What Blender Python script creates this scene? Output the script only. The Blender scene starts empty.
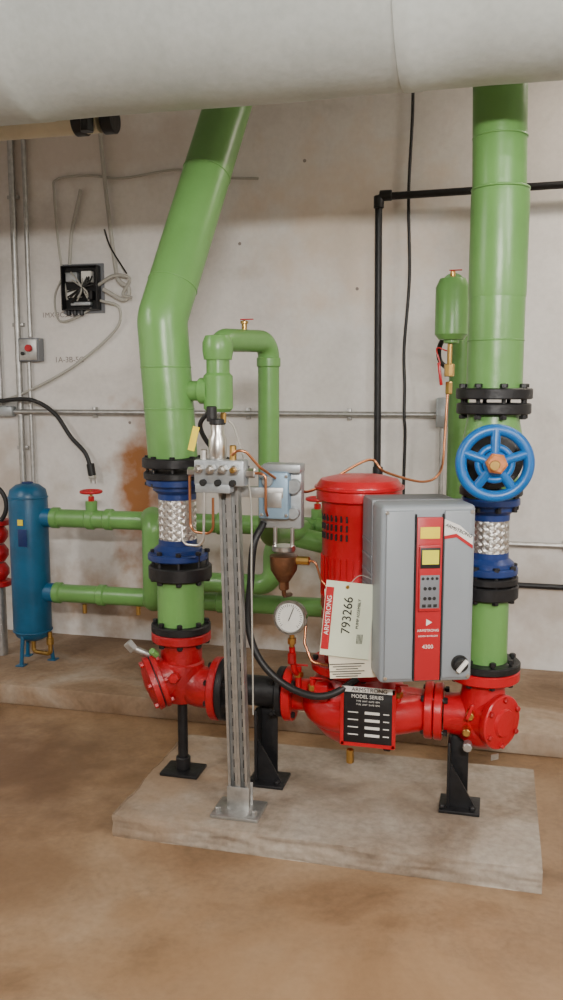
import bpy, bmesh, math, random
from mathutils import Vector, Matrix, Quaternion
random.seed(4)
V=Vector
C=bpy.context.collection

# ---------------------------------------------------------------- materials
def mat(name,col,rough=0.5,metal=0.0,var=0.12,scale=6.0,bump=0.0,bscale=40.0,col2=None,spec=None,coat=0.0):
    m=bpy.data.materials.new(name); m.use_nodes=True
    nt=m.node_tree; N=nt.nodes; L=nt.links
    b=N['Principled BSDF']
    tc=N.new('ShaderNodeTexCoord')
    nz=N.new('ShaderNodeTexNoise'); nz.inputs['Scale'].default_value=scale; nz.inputs['Detail'].default_value=6; nz.inputs['Roughness'].default_value=.6
    L.new(tc.outputs['Object'],nz.inputs['Vector'])
    rp=N.new('ShaderNodeValToRGB')
    c2=col2 if col2 else tuple(c*(1-var*2) for c in col)
    rp.color_ramp.elements[0].position=.35; rp.color_ramp.elements[0].color=(*c2,1)
    rp.color_ramp.elements[1].position=.62; rp.color_ramp.elements[1].color=(*col,1)
    L.new(nz.outputs['Fac'],rp.inputs['Fac']); L.new(rp.outputs['Color'],b.inputs['Base Color'])
    b.inputs['Roughness'].default_value=rough; b.inputs['Metallic'].default_value=metal
    if coat: b.inputs['Coat Weight'].default_value=coat
    if bump:
        n2=N.new('ShaderNodeTexNoise'); n2.inputs['Scale'].default_value=bscale; n2.inputs['Detail'].default_value=5
        L.new(tc.outputs['Object'],n2.inputs['Vector'])
        bp=N.new('ShaderNodeBump'); bp.inputs['Strength'].default_value=bump; bp.inputs['Distance'].default_value=.01
        L.new(n2.outputs['Fac'],bp.inputs['Height']); L.new(bp.outputs['Normal'],b.inputs['Normal'])
    return m

GREEN=mat('green_paint',(.140,.325,.090),.33,var=.07,scale=3,bump=.18,bscale=16)
RED=mat('red_paint',(.50,.006,.014),.28,var=.08,scale=5,bump=.1,bscale=60)
REDD=mat('red_paint_worn',(.40,.007,.013),.38,var=.15,scale=14,bump=.3,bscale=70)
BLACK=mat('black_iron',(.014,.014,.016),.45,.2,var=.2,scale=20,bump=.2)
BLUE=mat('blue_paint',(.008,.13,.42),.35,var=.1)
BLUED=mat('blue_dark_paint',(.012,.035,.16),.35,var=.15)
TANK=mat('tank_blue_paint',(.012,.105,.22),.38,var=.12,scale=8)
STEEL=mat('stainless_steel',(.72,.70,.67),.3,1,var=.05,scale=20)
GALV=mat('galvanised_steel',(.5,.5,.49),.42,.85,var=.12,scale=30)
ALU=mat('cast_aluminium',(.42,.45,.47),.45,.6,var=.1,scale=20,bump=.1)
CHROME=mat('chrome',(.8,.8,.8),.12,1,var=.02)
BRASS=mat('brass',(.6,.38,.12),.32,1,var=.1)
COPPER=mat('copper_tube',(.65,.28,.14),.3,1,var=.1)
BRONZE=mat('bronze',(.22,.1,.05),.4,.7,var=.2,scale=30)
RUBBER=mat('black_rubber',(.012,.012,.013),.5,var=.1)
PGREY=mat('grey_enclosure',(.25,.28,.31),.45,var=.03,scale=3)
PGREY2=mat('grey_enclosure_dark',(.17,.18,.20),.5,var=.04,scale=3)
PANELR=mat('panel_red',(.42,.012,.02),.4,var=.03)
WHITE=mat('white_plastic',(.75,.74,.7),.5,var=.04)
PAPERG=mat('pale_green_card',(.60,.65,.50),.8,var=.04)
PAPERW=mat('cream_card',(.70,.65,.52),.8,var=.06)
YELLOW=mat('yellow_label',(.85,.66,.03),.5,var=.04)
LCD=mat('amber_display',(.75,.72,.05),.3,var=.04)
ORANGE=mat('rusty_orange',(.65,.22,.06),.55,var=.2,scale=30)
BLK=mat('black_print',(.01,.01,.01),.5,var=.02)
CREAM=mat('cream_insulation',(.6,.53,.38),.7,var=.08,bump=.2)
WIRE=mat('grey_white_wire',(.42,.41,.37),.5,var=.05)
DARK=mat('dark_slot',(.008,.008,.008),.7,var=.02)
MARK=mat('wall_mark',(.28,.24,.22),.8,var=.1)
GLASS=mat('gauge_dial',(.8,.8,.76),.25,var=.02)

def conc(name,cols,scale,rough,bump,stain_or_glow=None,fine=.55,lo=.28,hi=.72,spots=0):
    m=bpy.data.materials.new(name); m.use_nodes=True
    nt=m.node_tree; N=nt.nodes; L=nt.links; b=N['Principled BSDF']
    tc=N.new('ShaderNodeTexCoord')
    nz=N.new('ShaderNodeTexNoise'); nz.inputs['Scale'].default_value=scale; nz.inputs['Detail'].default_value=9; nz.inputs['Roughness'].default_value=.62; nz.inputs['Distortion'].default_value=.6
    L.new(tc.outputs['Object'],nz.inputs['Vector'])
    rp=N.new('ShaderNodeValToRGB'); e=rp.color_ramp.elements
    e[0].position=lo; e[0].color=(*cols[0],1); e[1].position=hi; e[1].color=(*cols[-1],1)
    for i,c in enumerate(cols[1:-1]):
        k=e.new(lo+(hi-lo)*(i+1)/(len(cols)-1)); k.color=(*c,1)
    L.new(nz.outputs['Fac'],rp.inputs['Fac'])
    n3=N.new('ShaderNodeTexNoise'); n3.inputs['Scale'].default_value=45; n3.inputs['Detail'].default_value=8
    L.new(tc.outputs['Object'],n3.inputs['Vector'])
    mx=N.new('ShaderNodeMix'); mx.data_type='RGBA'; mx.blend_type='MULTIPLY'; mx.inputs[0].default_value=fine
    mr=N.new('ShaderNodeMapRange'); mr.inputs[1].default_value=.3; mr.inputs[2].default_value=.65; mr.inputs[3].default_value=.62; mr.inputs[4].default_value=1.08
    L.new(n3.outputs['Fac'],mr.inputs[0]); L.new(rp.outputs['Color'],mx.inputs[6]); L.new(mr.outputs[0],mx.inputs[7])
    out=mx.outputs[2]
    if spots:
        n5=N.new('ShaderNodeTexNoise'); n5.inputs['Scale'].default_value=5.5; n5.inputs['Detail'].default_value=10; n5.inputs['Roughness'].default_value=.7
        L.new(tc.outputs['Object'],n5.inputs['Vector'])
        r5=N.new('ShaderNodeMapRange'); r5.inputs[1].default_value=.58; r5.inputs[2].default_value=.72; r5.inputs[3].default_value=0; r5.inputs[4].default_value=spots
        L.new(n5.outputs['Fac'],r5.inputs[0])
        m5=N.new('ShaderNodeMix'); m5.data_type='RGBA'; m5.inputs[7].default_value=(*[c*.45 for c in cols[0]],1)
        L.new(r5.outputs[0],m5.inputs[0]); L.new(out,m5.inputs[6]); out=m5.outputs[2]
    for (cx,cy,cz,sx,sy,sz,colr,amt) in (stain_or_glow or []):
        mp=N.new('ShaderNodeMapping'); mp.vector_type='POINT'
        mp.inputs['Scale'].default_value=(1/sx,1/sy,1/sz); mp.inputs['Location'].default_value=(-cx/sx,-cy/sy,-cz/sz)
        L.new(tc.outputs['Object'],mp.inputs['Vector'])
        ln=N.new('ShaderNodeVectorMath'); ln.operation='LENGTH'; L.new(mp.outputs[0],ln.inputs[0])
        ns=N.new('ShaderNodeTexNoise'); ns.inputs['Scale'].default_value=7; ns.inputs['Detail'].default_value=6
        L.new(tc.outputs['Object'],ns.inputs['Vector'])
        ad=N.new('ShaderNodeMath'); ad.operation='MULTIPLY_ADD'; ad.inputs[1].default_value=1.9; L.new(ns.outputs['Fac'],ad.inputs[0]); L.new(ln.outputs['Value'],ad.inputs[2])
        r2=N.new('ShaderNodeMapRange'); r2.inputs[1].default_value=1.3; r2.inputs[2].default_value=2.1; r2.inputs[3].default_value=amt; r2.inputs[4].default_value=0
        L.new(ad.outputs[0],r2.inputs[0])
        m2=N.new('ShaderNodeMix'); m2.data_type='RGBA'; m2.inputs[7].default_value=(*colr,1)
        L.new(r2.outputs[0],m2.inputs[0]); L.new(out,m2.inputs[6]); out=m2.outputs[2]
    L.new(out,b.inputs['Base Color']); b.inputs['Roughness'].default_value=rough
    bp=N.new('ShaderNodeBump'); bp.inputs['Strength'].default_value=bump; bp.inputs['Distance'].default_value=.01
    n4=N.new('ShaderNodeTexNoise'); n4.inputs['Scale'].default_value=22; n4.inputs['Detail'].default_value=8
    L.new(tc.outputs['Object'],n4.inputs['Vector']); L.new(n4.outputs['Fac'],bp.inputs['Height']); L.new(bp.outputs['Normal'],b.inputs['Normal'])
    return m
WALL=conc('painted_concrete_wall',[(.56,.53,.50),(.70,.675,.65),(.75,.73,.705),(.78,.765,.745)],1.3,.7,.07,
   stain_or_glow=[(-1.93,4.5,.93,.20,1,.50,(.33,.13,.04),1.0),(-1.75,4.5,1.02,.16,1,.3,(.25,.14,.08),.8),(-1.6,4.5,.30,1.0,1,.28,(.33,.20,.11),.95),
          (-.75,4.5,2.35,.55,1,.5,(.68,.52,.38),.5),(-2.9,4.5,.75,.5,1,.6,(.42,.33,.25),.6),(-.4,4.5,.45,1.1,1,.35,(.42,.33,.25),.6),  # first patch here paints a warm lamp glow into the upper wall colour
          (-1.2,4.5,.8,.6,1,.45,(.5,.41,.32),.5),(-2.4,4.5,2.85,.9,1,.25,(.5,.42,.34),.5)],fine=.15,spots=.10)
FLOOR=conc('stained_concrete_floor',[(.125,.072,.036),(.25,.152,.082),(.325,.213,.125),(.38,.268,.172)],1.5,.42,.12,
   stain_or_glow=[(-1.9,3.0,0,.7,.5,1,(.12,.062,.030),.75),(-1.5,2.3,0,.5,.25,1,(.17,.095,.045),.5),(-.3,2.0,0,.9,.35,1,(.36,.22,.115),.5),(.6,3.1,0,.35,.5,1,(.16,.09,.045),.6)],fine=.4,lo=.33,hi=.68,spots=.30)
PADM=conc('concrete_pad_surface',[(.21,.155,.11),(.33,.275,.22),(.39,.345,.295)],3.0,.75,.5,
   stain_or_glow=[(-1.25,3.0,0.05,.35,.6,1,(.28,.18,.10),.6),(-.4,3.0,.08,.4,.25,1,(.22,.17,.12),.4)],fine=.55,lo=.33,hi=.66,spots=.3)
CURB=conc('curb_surface',[(.16,.095,.05),(.28,.19,.12),(.40,.33,.26)],2.2,.7,.3,fine=.4,lo=.33,hi=.7,spots=.3)
CEIL=conc('ceiling_surface',[(.5,.48,.45),(.6,.58,.55)],1,.8,.2)
DUCT=conc('painted_canvas_wrap',[(.33,.36,.34),(.42,.45,.435),(.47,.50,.485)],1.8,.5,.2,fine=.2,spots=.06)

# ---------------------------------------------------------------- builders
def grp(name,loc=(0,0,0),rz=0.0):
    e=bpy.data.objects.new(name,None); C.objects.link(e); e.location=loc; e.rotation_euler=(0,0,math.radians(rz)); e.empty_display_size=.05
    return e
def finish(bm,name,m,par,ang=35):
    bmesh.ops.recalc_face_normals(bm,faces=bm.faces)
    for f in bm.faces: f.smooth=True
    for e in bm.edges:
        if len(e.link_faces)==2 and e.calc_face_angle(0)>math.radians(ang): e.smooth=False
    me=bpy.data.meshes.new(name); bm.to_mesh(me); bm.free()
    o=bpy.data.objects.new(name,me); C.objects.link(o); me.materials.append(m)
    if par: o.parent=par
    return o
def fillet(pts,bend,n=10):
    pts=[V(p) for p in pts]
    if bend<=0 or len(pts)<3: return pts
    out=[pts[0]]
    for i in range(1,len(pts)-1):
        a=(pts[i-1]-pts[i]); b=(pts[i+1]-pts[i]); la,lb=a.length,b.length; a.normalize(); b.normalize()
        th=math.pi-a.angle(b)
        if th<.02: out.append(pts[i]); continue
        tl=min(bend*math.tan(th/2),la*.49 if i>1 else la*.98,lb*.49 if i<len(pts)-2 else lb*.98)
        p0=pts[i]+a*tl; R=tl/math.tan(th/2); p2=pts[i]+b*tl
        cdir=(a+b).normalized(); cen=pts[i]+cdir*(R/math.cos(th/2))
        v0=p0-cen; v2=p2-cen
        for k in range(n+1):
            q=k/n; s=math.sin(th)
            out.append(cen+(v0*math.sin((1-q)*th)+v2*math.sin(q*th))/s)
    out.append(pts[-1]); return out
def catmull(pts,n=10):
    P=[V(p) for p in pts]; P=[P[0]*2-P[1]]+P+[P[-1]*2-P[-2]]; out=[]
    for i in range(1,len(P)-2):
        for k in range(n):
            t=k/n; a,b,c,d=P[i-1],P[i],P[i+1],P[i+2]
            out.append(.5*((2*b)+(c-a)*t+(2*a-5*b+4*c-d)*t*t+(3*b-a-3*c+d)*t**3))
    out.append(P[-2]); return out
def sweep_bm(bm,path,r,seg=20,cap=True):
    path=[p for i,p in enumerate(path) if i==0 or (p-path[i-1]).length>1e-5]
    t=(path[1]-path[0]).normalized(); nrm=t.orthogonal().normalized(); rings=[]
    for i,p in enumerate(path):
        if i==0: tt=(path[1]-path[0]).normalized()
        elif i==len(path)-1: tt=(path[i]-path[i-1]).normalized()
        else: tt=((path[i+1]-path[i]).normalized()+(path[i]-path[i-1]).normalized()).normalized()
        nrm=(t.rotation_difference(tt))@nrm; nrm=(nrm-tt*nrm.dot(tt)).normalized(); t=tt; bn=t.cross(nrm)
        rr=r[i] if isinstance(r,(list,tuple)) else r
        rings.append([bm.verts.new(p+(nrm*math.cos(2*math.pi*k/seg)+bn*math.sin(2*math.pi*k/seg))*rr) for k in range(seg)])
    for a,b in zip(rings,rings[1:]):
        for k in range(seg): bm.faces.new((a[k],a[(k+1)%seg],b[(k+1)%seg],b[k]))
    if cap: bm.faces.new(rings[0]); bm.faces.new(rings[-1])
def pipe(name,pts,r,m,par,bend=0.0,seg=32):
    bm=bmesh.new(); sweep_bm(bm,fillet(pts,bend),r,seg); return finish(bm,name,m,par,50)
def cable(name,pts,r,m,par,seg=8,n=8):
    bm=bmesh.new(); sweep_bm(bm,catmull(pts,n),r,seg); return finish(bm,name,m,par,60)
def frame(c,ax):
    q=V((0,0,1)).rotation_difference(V(ax).normalized()); return Matrix.Translation(V(c))@q.to_matrix().to_4x4()
def lathe_bm(bm,prof,c,ax,seg=40):
    M=frame(c,ax); rings=[]
    for r,h in prof:
        if r<1e-6: rings.append([bm.verts.new(M@V((0,0,h)))])
        else: rings.append([bm.verts.new(M@V((r*math.cos(2*math.pi*k/seg),r*math.sin(2*math.pi*k/seg),h))) for k in range(seg)])
    for a,b in zip(rings,rings[1:]):
        for k in range(seg):
            j=(k+1)%seg
            if len(a)==1 and len(b)==1: continue
            if len(a)==1: bm.faces.new((a[0],b[j],b[k]))
            elif len(b)==1: bm.faces.new((a[k],a[j],b[0]))
            else: bm.faces.new((a[k],a[j],b[j],b[k]))
def lathe(name,prof,c,ax,m,par,seg=40,ang=35):
    bm=bmesh.new(); lathe_bm(bm,prof,c,ax,seg); return finish(bm,name,m,par,ang)
def cyl(name,c,ax,r,h,m,par,seg=32,bv=.003):
    bv=min(bv,r*.3,h*.3)
    return lathe(name,[(0,0),(r-bv,0),(r,bv),(r,h-bv),(r-bv,h),(0,h)],c,ax,m,par,seg)
def box(name,c,s,m,par,bv=.003,rot=None,seg=2):
    bm=bmesh.new(); bmesh.ops.create_cube(bm,size=1)
    for v in bm.verts: v.co=V((v.co.x*s[0],v.co.y*s[1],v.co.z*s[2]))
    if bv: bmesh.ops.bevel(bm,geom=bm.edges[:],offset=min(bv,min(s)*.45),segments=seg,profile=.5,affect='EDGES')
    R=Matrix.Identity(4)
    if rot is not None:
        from mathutils import Euler
        R=Euler([math.radians(a) for a in rot]).to_matrix().to_4x4()
    bm.transform(Matrix.Translation(V(c))@R)
    return finish(bm,name,m,par,40)
def poly(name,pts2,thick,Mx,m,par,bv=0):
    bm=bmesh.new(); a=[bm.verts.new((x,-thick/2,z)) for x,z in pts2]; b=[bm.verts.new((x,thick/2,z)) for x,z in pts2]
    bm.faces.new(a); bm.faces.new(b[::-1]); n=len(a)
    for i in range(n): bm.faces.new((a[i],a[(i+1)%n],b[(i+1)%n],b[i]))
    bm.transform(Mx); return finish(bm,name,m,par)
def torus(name,c,ax,R,r,m,par,seg=48,rs=12):
    bm=bmesh.new(); M=frame(c,ax); rings=[]
    for k in range(seg):
        a=2*math.pi*k/seg
        rings.append([bm.verts.new(M@V(((R+r*math.cos(b))*math.cos(a),(R+r*math.cos(b))*math.sin(a),r*math.sin(b)))) for b in [2*math.pi*j/rs for j in range(rs)]])
    for i in range(seg):
        for j in range(rs): bm.faces.new((rings[i][j],rings[(i+1)%seg][j],rings[(i+1)%seg][(j+1)%rs],rings[i][(j+1)%rs]))
    return finish(bm,name,m,par,60)
def bolts(name,c,ax,R,n,l,m,par,r=.011,off=0.3):
    bm=bmesh.new(); M=frame(c,ax); axn=V(ax).normalized()
    for k in range(n):
        a=2*math.pi*k/n+off; p=M@V((R*math.cos(a),R*math.sin(a),0))
        lathe_bm(bm,[(0,-l/2-.012),(r*.55,-l/2-.012),(r*.55,l/2+.012),(0,l/2+.012)],p,axn,8)
        for s in (-1,1):
            q=p+axn*s*(l/2)
            lathe_bm(bm,[(0,0),(r,0),(r,.011),(r*.8,.013),(0,.013)],q,axn*s,6)
    return finish(bm,name,m,par,25)
def flange(name,c,ax,R,th,m,par):
    return lathe(name,[(0,-th/2),(R-.004,-th/2),(R,-th/2+.004),(R,th/2-.004),(R-.004,th/2),(0,th/2)],c,ax,m,par,48)
def text(name,s,size,loc,m,par,rot=(90,0,0),ext=.0006,align='CENTER'):
    cu=bpy.data.curves.new(name,'FONT'); cu.body=s; cu.size=size; cu.extrude=ext; cu.align_x=align; cu.align_y='CENTER'
    t=bpy.data.objects.new(name+'_tmp',cu); C.objects.link(t)
    dg=bpy.context.evaluated_depsgraph_get(); me=bpy.data.meshes.new_from_object(t.evaluated_get(dg)); bpy.data.objects.remove(t)
    o=bpy.data.objects.new(name,me); C.objects.link(o); me.materials.clear(); me.materials.append(m)
    o.location=loc; o.rotation_euler=[math.radians(a) for a in rot]; o.parent=par; return o

# ---------------------------------------------------------------- room
YW=4.5
box('floor',(-1,1,-.05),(7,7.2,.1),FLOOR,None,0)
WB=box('wall_back',(-1,YW+.05,1.65),(7,.1,3.3),WALL,None,0)
box('wall_left',(-4.55,1,1.65),(.1,7.2,3.3),WALL,None,0)
box('wall_right',(2.55,1,1.65),(.1,7.2,3.3),WALL,None,0)
box('wall_front',(-1,-2.65,1.65),(7,.1,3.3),WALL,None,0)
box('ceiling',(-1,1,3.35),(7,7.2,.1),CEIL,None,0)
box('housekeeping_curb',(-1,4.063,.05),(6.99,.87,.1),CURB,None,.008)
# pad, slightly irregular
from mathutils import noise
bm=bmesh.new(); bmesh.ops.create_cube(bm,size=1)
for v in bm.verts: v.co=V((v.co.x*1.43-.535,v.co.y*.72+2.95,v.co.z*.08+.04))
bmesh.ops.subdivide_edges(bm,edges=bm.edges[:],cuts=40,use_grid_fill=True)
for v in bm.verts:
    x,y,z=v.co
    if z>.079:
        e=min(x+1.25,y-2.59)
        v.co.z+=noise.noise(V((x*4,y*4,0)))*.002-(.007*max(0,1-e/.03)*(1+noise.noise(V((x*14,y*14,7)))))+noise.noise(V((x*20,y*20,1)))*.0015
    if y<2.591 and z>0.001: v.co.y+=noise.noise(V((x*9,z*30,3)))*.007+noise.noise(V((x*30,z*60,3)))*.004
    if x<-1.249 and z>0.001: v.co.x+=noise.noise(V((y*9,z*30,5)))*.008
finish(bm,'concrete_equipment_pad',PADM,None,40)
PZ=.08

# big wrapped main pipe
g=grp('insulated_main_pipe')
prof=[(0,0)]; L=6.99
R0=.285
x=0; prof.append((R0,0.0))
first=True
while x<L:
    x2=min(x+(1.1 if not first else .75),L); first=False
    for k in range(1,7): 
        xx=x+(x2-x)*k/6; prof.append((R0+.002*math.sin(xx*7),xx))
    x=x2
    if x<L: prof+= [(R0+.002,x+.002),(R0+.002,x+.05),(R0,x+.053)]; x+=.053
prof.append((0,L))
lathe('wrapped_pipe',prof,(-4.495,2.5,2.650),(1,0,0),DUCT,g,72,50)
for xx in (-3.4,-1.9,1.1):
    pipe('hanger_rod',[(xx,2.5,2.9),(xx,2.5,3.3)],.008,STEEL,g,0,8)

# cream pipe at top left
g=grp('cream_insulated_pipe')
pipe('run',[(-4.49,3.5,2.66),(-1.66,3.5,2.66)],.05,CREAM,g)
for xx in (-1.75,-1.62): cyl('clamp',(xx-.02,3.5,2.66),(1,0,0),.058,.05,BLACK,g)
cyl('clamp_nut',(-1.69,3.44,2.6),(0,0,1),.03,.06,BLACK,g,6)

# ---------------------------------------------------------------- green risers
YP=2.97
XL=-1.13
g=grp('green_riser_pipe')
pipe('riser',[(XL-.022,YP,1.29),(XL-.055,YP,1.79),(-1.05,3.36,2.64),(-.96,3.66,3.3)],.091,GREEN,g,.12,40)
for z in (1.62,1.47): torus('seam_band',(XL-.022-.033*(z-1.29)/.5,YP,z),(0,0,1),.0905,.003,GREEN,g,48,8)
d=(V((-1.05,3.36,2.64))-V((-1.185,2.97,1.79))).normalized()
for k in (.14,.62): torus('seam_band',V((-1.185,2.97,1.79))+d*k,d,.0905,.003,GREEN,g,48,8)
pipe('header_stub',[(-1.9,3.42,2.86),(-1.02,3.42,2.86)],.09,GREEN,g)
# branch
pipe('branch',[(XL-.03,YP,1.535),(-.975,YP,1.535)],.036,GREEN,g)
pipe('branch_elbow',[(-.975,YP,1.47),(-.975,YP,1.715),(-.875,3.3,1.725),(-.875,3.3,.95),(-.875,3.95,.88)],.042,GREEN,g,.06,28)
cyl('tee_collar',(-1.045,YP,1.535),(1,0,0),.047,.035,GREEN,g)
cyl('tee_band',(-.975,YP,1.46),(0,0,1),.053,.14,GREEN,g,bv=.012)
lathe('elbow_bulge',[(0,0),(.05,0),(.055,.03),(.055,.06),(.045,.085),(0,.09)],(-.975,YP,1.645),(0,0,1),GREEN,g)
cyl('union_collar',(-.875,3.3,1.62),(0,0,1),.047,.05,GREEN,g,bv=.01)
lathe('air_vent',[(0,0),(.01,0),(.01,.02),(.015,.022),(.015,.03),(0,.035)],(-.92,3.12,1.76),(0,0,1),BRASS,g,12)
box('vent_lever',(-.91,3.12,1.797),(.05,.01,.004),RED,g,.001)

def braid(name,c,z0,z1,r,par):
    cyl(name+'_core',(c[0],c[1],z0),(0,0,1),r-.001,z1-z0,GALV,par)
    bm=bmesh.new(); n=16; H=z1-z0; turns=H/(2*math.pi*r)*1.0
    for s in (1,-1):
        for k in range(n):
            for w in (-1.5,-.5,.5,1.5):
                pts=[]; S=30
                for i in range(S+1):
                    t=i/S; a=2*math.pi*(k/n)+s*turns*2*math.pi*t
                    aa=a+w*.0036/r
                    rr=r+.0012*s*math.cos(n*turns*2*math.pi*t)
                    pts.append(V((c[0]+rr*math.cos(aa),c[1]+rr*math.sin(aa),z0+H*t)))
                sweep_bm(bm,pts,.0018,5,False)
    return finish(bm,name,STEEL,par,80)

def flex(c,z0,z1,r,Rf):
    g=grp('braided_flexible_connector')
    braid('braid',c,z0+.02,z1-.02,r,g)
    lathe('collar_top',[(0,0),(r+.004,0),(r+.004,.02),(r+.022,.035),(r+.022,.05),(0,.05)],(c[0],c[1],z1-.045),(0,0,1),BLUED,g)
    lathe('collar_bottom',[(0,0),(r+.022,0),(r+.022,.015),(r+.004,.03),(r+.004,.05),(0,.05)],(c[0],c[1],z0-.005),(0,0,1),BLUED,g)
    flange('flange_top',(c[0],c[1],z1+.018),(0,0,1),Rf,.026,BLUED,g)
    flange('flange_bottom',(c[0],c[1],z0-.018),(0,0,1),Rf,.026,BLUED,g)
    return g

# left stack
c=(XL,YP)
g=bpy.data.objects['green_riser_pipe']
cu=(XL-.018,YP)
flange('companion_flange',(cu[0],c[1],1.275),(0,0,1),.117,.036,BLACK,g)
bolts('flange_bolts',(cu[0],c[1],1.245),(0,0,1),.098,8,.085,BLACK,g)
gf=flex((XL-.008,YP),.945,1.185,.067,.112)
flange('backing_flange',(cu[0]+.004,c[1],1.228),(0,0,1),.116,.026,BLACK,gf)
g=grp('green_spool_pipe')
flange('companion_flange',(c[0],c[1],.868),(0,0,1),.118,.05,BLACK,g)
bolts('flange_bolts',(c[0],c[1],.89),(0,0,1),.1,8,.098,BLACK,g)
pipe('spool',[(c[0],c[1],.845),(c[0],c[1],.66)],.087,GREEN,g)
flange('lower_flange',(c[0],c[1],.655),(0,0,1),.112,.03,BLACK,g)
# suction guide
g=grp('suction_guide_strainer')
flange('top_flange',(c[0],c[1],.622),(0,0,1),.112,.034,REDD,g)
bolts('top_bolts',(c[0],c[1],.637),(0,0,1),.096,8,.07,BLACK,g)
pipe('elbow_body',[(c[0],c[1],.61),(c[0],c[1],.425),(-.985,c[1],.425)],.078,REDD,g,.09,36)
lathe('body_bulge',[(0,-.09),(.06,-.08),(.086,-.03),(.09,.02),(.085,.07),(.05,.1),(0,.1)],(c[0],c[1],.45),(0,0,1),REDD,g)
ax=V((-.80,-.48,-.30)).normalized(); c0=V((c[0]+.01,c[1],.485))
lathe('strainer_leg',[(0,0),(.076,0),(.078,.08),(.08,.1),(0,.1)],c0,ax,REDD,g)
flange('strainer_flange',c0+ax*.097,ax,.104,.022,REDD,g)
flange('strainer_gasket',c0+ax*.110,ax,.099,.006,BLACK,g)
lathe('strainer_cover',[(0,-.012),(.102,-.012),(.104,.008),(.09,.012),(.06,.028),(0,.034)],c0+ax*.125,ax,REDD,g)
bolts('cover_bolts',c0+ax*.112,ax,.091,6,.05,REDD,g,.010)
pipe('drain_tap',[c0+ax*.1+V((-.02,0,.09)),c0+ax*.13+V((-.07,-.02,.14))],.012,GALV,g)
cyl('drain_cap',c0+ax*.13+V((-.06,-.02,.13)),(-.6,-.1,.7),.02,.04,GALV,g,6)
cyl('port_plug',c0+V((0,-.08,.0)),(0,-1,0.1),.02,.04,REDD,g,6)
cyl('port_cap_green',(c[0]-.07,c[1]-.075,.56),(-.3,-.6,.6),.013,.035,GREEN,g,8)
flange('outlet_flange',(-.985,c[1],.425),(1,0,0),.118,.03,REDD,g)
# black spool
g=grp('black_reducer_spool')
flange('flange_left',(-.955,c[1],.427),(1,0,0),.118,.026,BLACK,g)
bolts('left_bolts',(-.97,c[1],.427),(1,0,0),.1,8,.058,BLACK,g)
lathe('spool_body',[(0,0),(.075,0),(.06,.03),(.056,.05),(.056,.2),(0,.2)],(-.945,c[1],.43),(1,0,0),BLACK,g)
flange('flange_right',(-.738,c[1],.435),(1,0,0),.092,.026,BLACK,g)

# supports
g=grp('pipe_support_stand')
cyl('post',(XL,c[1],PZ+.012),(0,0,1),.019,.27,BLACK,g)
cyl('sleeve',(XL,c[1],PZ+.012),(0,0,1),.028,.05,BLACK,g)
box('foot',(XL,c[1],PZ+.006),(.15,.12,.012),BLACK,g)
def angle_support(name,x,y,h,flip=1,rz=0):
    g=grp(name,(x,y,PZ),rz)
    box('base_plate',(0,0,.006),(.14,.13,.012),BLACK,g)
    box('upright_web',(flip*-.04,0,.012+h/2),(.01,.085,h),BLACK,g)
    box('upright_flange',(-.01,.04,.012+h/2),(.07,.01,h),BLACK,g)
    poly('gusset',[(-.035,.012),(.055,.012),(-.035,.17)],.009,Matrix.Translation((0,-.02,0)),BLACK,g)
    cyl('anchor_a',(.045,-.045,.012),(0,0,1),.011,.014,BLACK,g,6); cyl('anchor_b',(-.058,-.05,.012),(0,0,1),.011,.014,BLACK,g,6)
    return g
angle_support('steel_angle_support',-.79,2.97,.275)
angle_support('steel_angle_support',-.085,2.94,.235)

# ---------------------------------------------------------------- pump
XP=-.460
g=grp('inline_circulation_pump')
ZC=.43
flange('suction_flange',(-.705,YP,ZC),(1,0,0),.1,.034,RED,g)
bolts('suction_bolts',(-.722,YP,ZC),(1,0,0),.083,4,.065,BLACK,g,.012,.78)
lathe('suction_nozzle',[(0,0),(.06,0),(.058,.05),(.075,.13),(.10,.2),(0,.2)],(-.69,YP,ZC),(1,0,0),RED,g)
lathe('volute',[(0,-.14),(.09,-.14),(.12,-.12),(.165,-.07),(.178,-.02),(.178,.02),(.165,.065),(.13,.1),(.13,.125),(0,.125)],(XP,YP,ZC),(0,0,1),RED,g,56,50)
pipe('scroll',[V((XP+.13*math.cos(a)*1.0,YP+.13*math.sin(a),ZC-.01)) for a in [math.radians(q) for q in range(90,300,15)]]+[V((XP+.14,YP-.1,ZC-.01)),V((-.24,YP-.02,ZC-.02)),V((-.215,YP,ZC-.02))],.068,RED,g)
lathe('discharge_nozzle',[(0,0),(.095,0),(.07,.08),(.062,.17),(0,.17)],(XP+.1,YP,ZC-.01),(1,0,0),RED,g)
flange('discharge_flange',(-.2,YP,ZC-.015),(1,0,0),.1,.03,RED,g)
bolts('discharge_bolts',(-.18,YP,ZC-.015),(1,0,0),.083,4,.066,BLACK,g,.012,.78)
flange('cover_plate',(XP,YP,ZC+.135),(0,0,1),.165,.03,RED,g)
bolts('cover_bolts',(XP,YP,ZC+.14),(0,0,1),.15,8,.03,BLACK,g)
lathe('bracket_base',[(0,0),(.12,0),(.12,.02),(.09,.035),(0,.035)],(XP,YP,ZC+.15),(0,0,1),RED,g)
for a in (45,135,225,315):
    aa=math.radians(a)
    box('bracket_leg',(XP+.085*math.cos(aa),YP+.085*math.sin(aa),ZC+.235),(.028,.06,.13),RED,g,.006,(0,0,a))
cyl('shaft',(XP,YP,ZC+.15),(0,0,1),.028,.2,STEEL,g)
flange('motor_adapter',(XP,YP,ZC+.315),(0,0,1),.13,.03,RED,g)
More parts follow.
